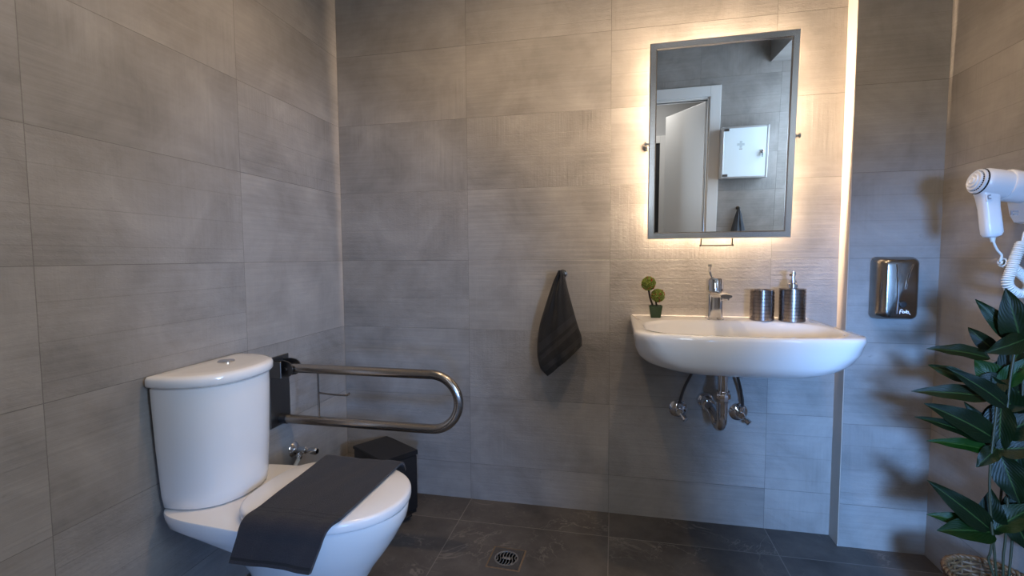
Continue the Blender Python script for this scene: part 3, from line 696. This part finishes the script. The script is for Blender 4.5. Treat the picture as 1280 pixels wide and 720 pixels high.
b = B(); tube(b, path, .0165, 24); obj('bar', b, M['steel_x'], t, 40)
b = B(); tube(b, [(XL+.002, GY, GL), (XL+.034, GY, GL)], .0185, 20); obj('stop_sleeve', b, M['rubber'], t)
b = B(); hx_ = -1.035; tube(b, [(hx_, GY, GU-.012), (hx_, GY, GL+.012)], .0035, 8); tube(b, smooth_path([(hx_, GY, .585), (hx_+.05, GY-.004, .583), (hx_+.11, GY-.006, .583), (hx_+.122, GY-.006, .586), (hx_+.128, GY-.006, .592)], 4), .0035, 8)
obj('paper_holder', b, M['steel_x'], t)

# ------------------------------------------------------------------ pedal bin
bc = V((-.935, -.150, 0)); bm_ = Matrix.Translation(bc) @ Matrix.Rotation(math.atan2(-.14, .21), 4, 'Z')
t = thing('pedal_bin', 'slim black pedal bin standing in the corner behind the toilet', 'bin', tuple(bc))
obj('bin_body', obox((.246, .162, .232), bm_ @ Matrix.Translation((0, 0, .132)), .006, 2), M['bin'], t, 30)
obj('base', obox((.238, .154, .016), bm_ @ Matrix.Translation((0, 0, .008)), .003, 1), M['rubber'], t, 30)
b = B(); rings = []
for x_, za in ((-.125, .262), (-.06, .266), (.06, .269), (.125, .270)):
    rings.append([bm_ @ V((x_, y_, z_)) for y_, z_ in ((-.083, .250), (.083, .250), (.083, za-.003), (.08, za), (-.08, za), (-.083, za-.003))])
quad_rings(b, rings, True, True, True); obj('lid', b, M['bin'], t, 25)
obj('pedal', obox((.05, .06, .008), bm_ @ Matrix.Translation((.135, 0, .018)), .002, 1), M['rubber'], t, 30)

# ------------------------------------------------------------------ floor drain
dc = V((-.352, -.388, 0)); dm = Matrix.Translation(dc) @ Matrix.Rotation(math.radians(-2), 4, 'Z')
t = thing('floor_drain', 'square metal floor drain with round slotted grate in the dark floor', 'drain', tuple(dc))
M['drain'] = plain('worn_drain_metal', (.075, .072, .07), .5, .3, .25, 60); M['grate'] = plain('grate_metal', (.19, .185, .18), .45, .3, .2, 60)
M['old_grout'] = plain('stained_grout', (.17, .115, .07), .8, 0, .35, 90)
b = B(); hs = .055; outer = rrect(-hs, hs, -hs, hs, .003, .003, .003, 3, 8)
n_o = len(outer); circ = []
for p in outer:
    a = math.atan2(p.y, p.x); circ.append(V((.043*math.cos(a), .043*math.sin(a), .003)))
quad_rings(b, [[dm @ V((p.x, p.y, 0.)) for p in outer], [dm @ p for p in outer], [dm @ p for p in circ], [dm @ V((p.x, p.y, .0012)) for p in circ]], True); obj('plate', b, M['drain'], t, 25)
b = B(); lathe(b, [(.043, .0008), (.0, .0008)], dm, 40); obj('drain_hole_shade', b, M['recess_shade'], t)  # flat black disc painted as the shade below the grate
b = B(); lathe(b, [(.043, .0012), (.043, .0032), (.038, .0036), (.037, .0012)], dm, 40)
box(b, -.016, .016, -.0065, .0065, .0012, .0036, .001, 1, dm)
for i in range(-3, 4):
    x = i*.0108; half = math.sqrt(max(.0, .0385**2-x*x)); pts = [dm @ V((x+.004*math.sin(2*PI*k/12*1.0), -half+2*half*k/12, .0024)) for k in range(13)]; tube(b, pts, .0019, 6)
obj('grate', b, M['grate'], t, 40)
b = B(); 
for x0, x1, y0, y1 in ((-.061, .061, .055, .061), (-.061, .061, -.061, -.055), (-.061, -.055, -.055, .055), (.055, .061, -.055, .055)): box(b, x0, x1, y0, y1, 0., .0012, 0, 1, dm)
obj('grout_edge', b, M['old_grout'], t, 0)

# ------------------------------------------------------------------ plant in a wicker basket
PC = V((1.012, -.52, 0)); 
t = thing('potted_plant', 'tall dark green leafy plant in a woven basket at the right wall', 'plant', tuple(PC))
b = B(); H = .205; nst = 26
def brad(z): return .072+.022*(z/H)
for r in range(19):
    z = .008+(H-.012)*r/18; pts = []
    for i in range(nst*4+1):
        a = 2*PI*i/(nst*4); rr = brad(z)+.0032*math.cos(a*nst/2*1.0+(PI if r % 2 else 0)); pts.append(PC+V((rr*math.cos(a), rr*math.sin(a), z)))
    tube(b, pts, .0042, 6, False)
for i in range(nst):
    a = 2*PI*i/nst; tube(b, [PC+V((brad(z)*math.cos(a), brad(z)*math.sin(a), z)) for z in (0, H/2, H)], .003, 6)
rim = [PC+V(((brad(H)+.0035*math.sin(a*22))*math.cos(a), (brad(H)+.0035*math.sin(a*22))*math.sin(a), H+.003*math.cos(a*22))) for a in [2*PI*i/220 for i in range(221)]]
tube(b, rim, .005, 6, False); rim = [PC+V(((brad(H)-.0035*math.sin(a*22))*math.cos(a), (brad(H)-.0035*math.sin(a*22))*math.sin(a), H-.003*math.cos(a*22))) for a in [2*PI*i/220 for i in range(221)]]; tube(b, rim, .005, 6, False)
obj('basket', b, M['wicker'], t, 60)
b = B(); lathe(b, [(0, .005), (.060, .005), (.074, .11), (.0, .115)], Matrix.Translation(PC), 32); obj('soil', b, plain('dark_soil', (.012, .009, .007), .95, 0, .4, 120, bump=None), t)
stems = [[(1245, 720), (1243, 690), (1238, 640), (1237, 600), (1240, 560), (1247, 500)], [(1252, 720), (1256, 680), (1259, 640), (1258, 590), (1257, 540), (1262, 480), (1270, 430)], [(1262, 720), (1266, 660), (1272, 600), (1276, 540), (1279, 470), (1281, 420)],
         [(1236, 720), (1238, 690), (1246, 650), (1252, 610), (1251, 560), (1249, 520)]]
for k, s in enumerate(stems):
    b = B(); yy = -.52+.018*(k-1); pts = [at(px, py, yy) for px, py in s]; root = PC+V((.02+.012*k, .01*(k-1), .11)); tube(b, smooth_path([root, pts[0].lerp(pts[1], .5)]+pts[1:], 5), .0030, 8); obj('stem', b, M['stem'], t)
G1, G2, G3, G4, G5 = (.022, .10, .004), (.012, .040, .003), (.055, .070, .008), (.008, .034, .012), (.045, .17, .008)
# tip, base, width in metres, tone, depth of tip and base, which way the blade leans
LV = [((1219, 374), (1274, 428), .040, G1, -.50, -.52, .3), ((1257, 360), (1277, 432), .062, G3, -.54, -.53, 0.), ((1210, 409), (1245, 440), .034, G2, -.47, -.50, .2), ((1231, 441), (1281, 424), .046, G3, -.56, -.54, -.2),
      ((1158, 436), (1238, 448), .036, G3, -.50, -.52, .8), ((1160, 456), (1212, 476), .030, G1, -.46, -.50, .5), ((1183, 459), (1258, 508), .042, G4, -.55, -.54, .4), ((1139, 489), (1240, 497), .040, G3, -.50, -.52, .7),
      ((1155, 504), (1242, 548), .060, G2, -.54, -.53, .5), ((1143, 521), (1232, 552), .034, G2, -.55, -.53, .5), ((1158, 551), (1240, 564), .030, G5, -.52, -.52, .8), ((1218, 449), (1254, 484), .060, G5, -.46, -.49, .1),
      ((1290, 446), (1250, 484), .040, G5, -.52, -.50, .2), ((1205, 502), (1245, 545), .030, G2, -.47, -.50, .1), ((1220, 584), (1246, 560), .034, G3, -.55, -.53, 0.), ((1159, 600), (1238, 662), .052, G2, -.54, -.53, .5),
      ((1239, 611), (1236, 668), .056, G2, -.51, -.51, .2), ((1158, 643), (1220, 656), .030, G5, -.50, -.52, .7), ((1171, 663), (1242, 666), .060, G1, -.55, -.53, .6), ((1300, 632), (1243, 662), .056, G1, -.53, -.53, .3),
      ((1275, 630), (1250, 566), .058, G2, -.55, -.53, .1), ((1303, 560), (1244, 562), .050, G2, -.56, -.53, .4), ((1296, 480), (1246, 512), .060, G2, -.48, -.5, .2), ((1240, 470), (1272, 520), .060, G2, -.50, -.50, .1),
      ((1262, 600), (1280, 540), .060, G2, -.50, -.51, .1), ((1300, 385), (1272, 432), .058, G2, -.50, -.52, .1), ((1296, 690), (1262, 640), .050, G2, -.52, -.52, .3), ((1225, 560), (1262, 500), .058, G2, -.47, -.5, .1),
      ((1302, 520), (1250, 545), .060, G2, -.54, -.52, .2), ((1250, 570), (1252, 505), .056, G2, -.53, -.51, .2), ((1213, 500), (1256, 470), .050, G2, -.49, -.5, .3), ((1290, 420), (1256, 470), .05, G2, -.48, -.5, .3),
      ((1305, 600), (1262, 655), .05, G2, -.5, -.5, .3), ((1230, 486), (1268, 452), .046, G2, -.47, -.49, .2), ((1296, 590), (1250, 530), .05, G2, -.48, -.5, .2)]
b = B(); uvl = b.loops.layers.uv.new('UVMap'); cl = b.loops.layers.color.new('tone'); fx_ = 0
for (tp, bp, w, tone, yt, yb, lean) in LV:
    p1, p0 = at(*tp, yt), at(*bp, yb); p1.x = min(p1.x, XW-.012); p0.x = min(p0.x, XW-.02)
    d = (p1-p0); L = d.length; d.normalize(); cmv = (CAM-p0).normalized()
    nrm = (cmv*(1-lean*.35)+V((0, 0, 1))*lean*.45+V((random.uniform(-.2, .2), random.uniform(-.2, .2), 0))); nrm = (nrm-d*nrm.dot(d)).normalized(); sd = d.cross(nrm).normalized()
    nl, nw = 14, 6; g = []
    for i in range(nl+1):
        s = i/nl; wd = w*.62*(math.sin(PI*min(1, s**.75))**.8)*(1-.25*s)+.0006; row = []
        c = p0+d*L*s+nrm*(.10*L*math.sin(PI*s)*.8)
        for j in range(nw+1):
            q = j/nw*2-1; wv = .0022*math.sin(s*16+j)
            row.append(b.verts.new(c+sd*wd*q+nrm*(abs(q)*wd*.32+wv*abs(q))))
        g.append(row)
    for i in range(nl):
        for j in range(nw):
            f = b.faces.new((g[i][j], g[i][j+1], g[i+1][j+1], g[i+1][j]))
            for lp, (ii, jj) in zip(f.loops, ((i, j), (i, j+1), (i+1, j+1), (i+1, j))): lp[uvl].uv = (jj/nw, ii/nl); lp[cl] = (*tone, 1)
for v in b.verts: v.co.x = min(v.co.x, XW-.004)
obj('foliage', b, M['leaf'], t, 60, keep=True)

# ------------------------------------------------------------------ what the mirror shows of the door wall
CX0, CX1, CZ0, CZ1, CY = .760, 1.100, 1.452, 1.853, YD+.14
t = thing('first_aid_cabinet', 'white glass fronted first aid cabinet on the wall beside the door', 'cabinet', ((CX0+CX1)/2, YD, CZ0))
obj('cabinet_body', bx(CX0, CX1, YD, CY-.012, CZ0, CZ1, .003, 1), M['steel_gl'], t, 25)
b = B(); fr_ = .014
for x0, x1, z0, z1 in ((CX0, CX0+fr_, CZ0, CZ1), (CX1-fr_, CX1, CZ0, CZ1), (CX0+fr_, CX1-fr_, CZ0, CZ0+fr_), (CX0+fr_, CX1-fr_, CZ1-fr_, CZ1)): box(b, x0, x1, CY-.011, CY, z0, z1, .002, 1)
dr = obj('cabinet_door', b, M['steel_gl'], t, 25)
obj('glass_panel', bx(CX0+fr_-.002, CX1-fr_+.002, CY-.010, CY-.003, CZ0+fr_-.002, CZ1-fr_+.002), M['frost'], dr, 0)
b = B(); cx, cz = (CX0+CX1)/2-.03, CZ1-.14; box(b, cx-.009, cx+.009, CY-.0035, CY-.002, cz-.027, cz+.027); box(b, cx-.027, cx-.009, CY-.0035, CY-.002, cz-.009, cz+.009); box(b, cx+.009, cx+.027, CY-.0035, CY-.002, cz-.009, cz+.009)
obj('cross_emblem', b, M['cross'], dr, 0)
b = B(); box(b, cx-.011, cx+.011, CY-.0035, CY-.0018, cz-.038, cz-.032); obj('small_print', b, M['dryer_grey'], dr, 0)
b = B(); lathe(b, [(.013, -.004), (.013, .003), (.009, .006), (0, .006)], axis_mat((CX1-.045, CY, CZ1-.20), (0, 1, 0)), 20); lk = obj('lock', b, M['chrome'], dr)
b = B(); box(b, CX1-.047, CX1-.043, CY+.004, CY+.022, CZ1-.235, CZ1-.195); lathe(b, [(.008, -.001), (.008, .001)], axis_mat((CX1-.045, CY+.016, CZ1-.24), (1, 0, 0)), 16); obj('key', b, M['bin'], lk)
for z in (CZ0+.016, CZ1-.034): obj('hinge', bx(CX0+.012, CX0+.05, CY-.003, CY+.002, z, z+.018), M['steel_plate'], dr, 0)
hk = V((.925, YD, 1.215)); b = B(); lathe(b, [(0, 0), (.016, 0), (.016, .005), (.006, .009), (.006, .035), (.012, .04), (.0, .045)], axis_mat(hk, (0, 1, 0)), 20)
single('robe_hook', b, M['wire'], 'round metal hook on the door wall below the first aid cabinet', 'hook')
Yb = YD+.03
pts_l = [V((.920, Yb+.01, 1.222)), V((.905, Yb, 1.17)), V((.890, Yb, 1.11)), V((.872, Yb, 1.03)), V((.860, Yb, .94)), V((.862, Yb, .86)), V((.885, Yb, .80))]
pts_r = [V((.926, Yb+.01, 1.222)), V((.948, Yb, 1.17)), V((.962, Yb, 1.11)), V((.982, Yb, 1.03)), V((.995, Yb, .95)), V((1.0, Yb, .89)), V((.995, Yb, .84))]
hang_towel('hand_towel', pts_r, pts_l, .085, 3, .010, M['terry2'], 'slate blue hand towel hanging below the first aid cabinet, seen in the mirror', -1)

# ------------------------------------------------------------------ light
def downlight(x, y, label):
    t = thing('downlight', label, 'ceiling light', (x, y, ZC), 'ceiling downlights')
    b = B(); lathe(b, [(.046, 0), (.046, -.004), (.040, -.006), (.036, -.004), (.034, 0)], Matrix.Translation((x, y, ZC)), 32); obj('trim_ring', b, M['steel'], t)
    b = B(); lathe(b, [(.036, -.0015), (.0, -.0015)], Matrix.Translation((x, y, ZC)), 32); obj('lens', b, M['lens'], t)
    l = bpy.data.lights.new('downlight_lamp', 'SPOT'); l.energy = LAMP; l.color = (1., .71, .43); l.shadow_soft_size = .03; l.spot_size = math.radians(150); l.spot_blend = .7
    o = bpy.data.objects.new('downlight_lamp', l); C.objects.link(o); o.location = (x, y, ZC-.04); return t
LAMP = 34.
downlight(-.42, -.80, 'recessed ceiling downlight above the toilet side'); downlight(.34, -.80, 'recessed ceiling downlight above the washbasin side')
def area(name, loc, d, sx, sy, e, col):
    l = bpy.data.lights.new(name, 'AREA'); l.shape = 'RECTANGLE'; l.size = sx; l.size_y = sy; l.energy = e; l.color = col
    o = bpy.data.objects.new(name, l); C.objects.link(o); o.location = loc; o.rotation_euler = V(d).to_track_quat('-Z', 'Z').to_euler(); return o
def spot(name, loc, aim, e, col, deg, blend, rad, sx=1.):
    l = bpy.data.lights.new(name, 'SPOT'); l.energy = e; l.color = col; l.spot_size = math.radians(deg); l.spot_blend = blend; l.shadow_soft_size = rad
    o = bpy.data.objects.new(name, l); C.objects.link(o); o.location = loc; o.rotation_euler = (V(aim)-V(loc)).to_track_quat('-Z', 'Y').to_euler(); o.scale = (sx, 1, 1); return o
BLUE = (.19, .44, 1.)
spot('doorway_daylight_right', (.50, -2.75, 1.0), (1.02, -.07, .36), 640., (.22, .47, 1.), 50, 1., .17, .56)  # daylight split into two shaped spots; dark middle imitates a bystander's shadow
spot('doorway_daylight_left', (.30, -2.75, .70), (-.72, -.70, -.02), 120., BLUE, 44, 1., .12, .9)
spot('window_fill_low', (1.30, -1.92, 1.05), (-1.2, -.14, .98), 180., (.34, .56, 1.), 38, 1., .16)  # added spot in the window recess, turns the left wall bluer
area('window_daylight', (XW+.45, -1.98, 1.72), (-1, 0, -.02), .95, 1.0, 34., (.62, .79, 1.))
area('corridor_fill', (-.06, -2.95, 1.55), (.08, 1, 0), .26, .8, 6., (.72, .85, 1.))  # added neutral fill, placed where the mirror does not see it
area('corridor_ceiling_fill', (.1, -3.3, 2.5), (0, 0, -1), .5, .5, 13., (1., .95, .9))  # added overhead fill, brightens the corridor and the door leaf
wd = bpy.data.worlds.new('world'); bpy.context.scene.world = wd; wd.use_nodes = True
wn = wd.node_tree; bg = wn.nodes['Background']; sky = wn.nodes.new('ShaderNodeTexSky')
try: sky.sky_type = 'NISHITA'; sky.sun_disc = False; sky.sun_elevation = math.radians(35); sky.sun_rotation = math.radians(200)
except Exception: pass
wn.links.new(sky.outputs[0], bg.inputs[0]); bg.inputs[1].default_value = .02
sc = bpy.context.scene
sc.view_settings.view_transform = 'Standard'; sc.view_settings.exposure = 0.
sc.cycles.max_bounces = 10; sc.cycles.diffuse_bounces = 5; sc.cycles.glossy_bounces = 6; sc.cycles.use_denoising = True
sc.cycles.sample_clamp_indirect = 6.
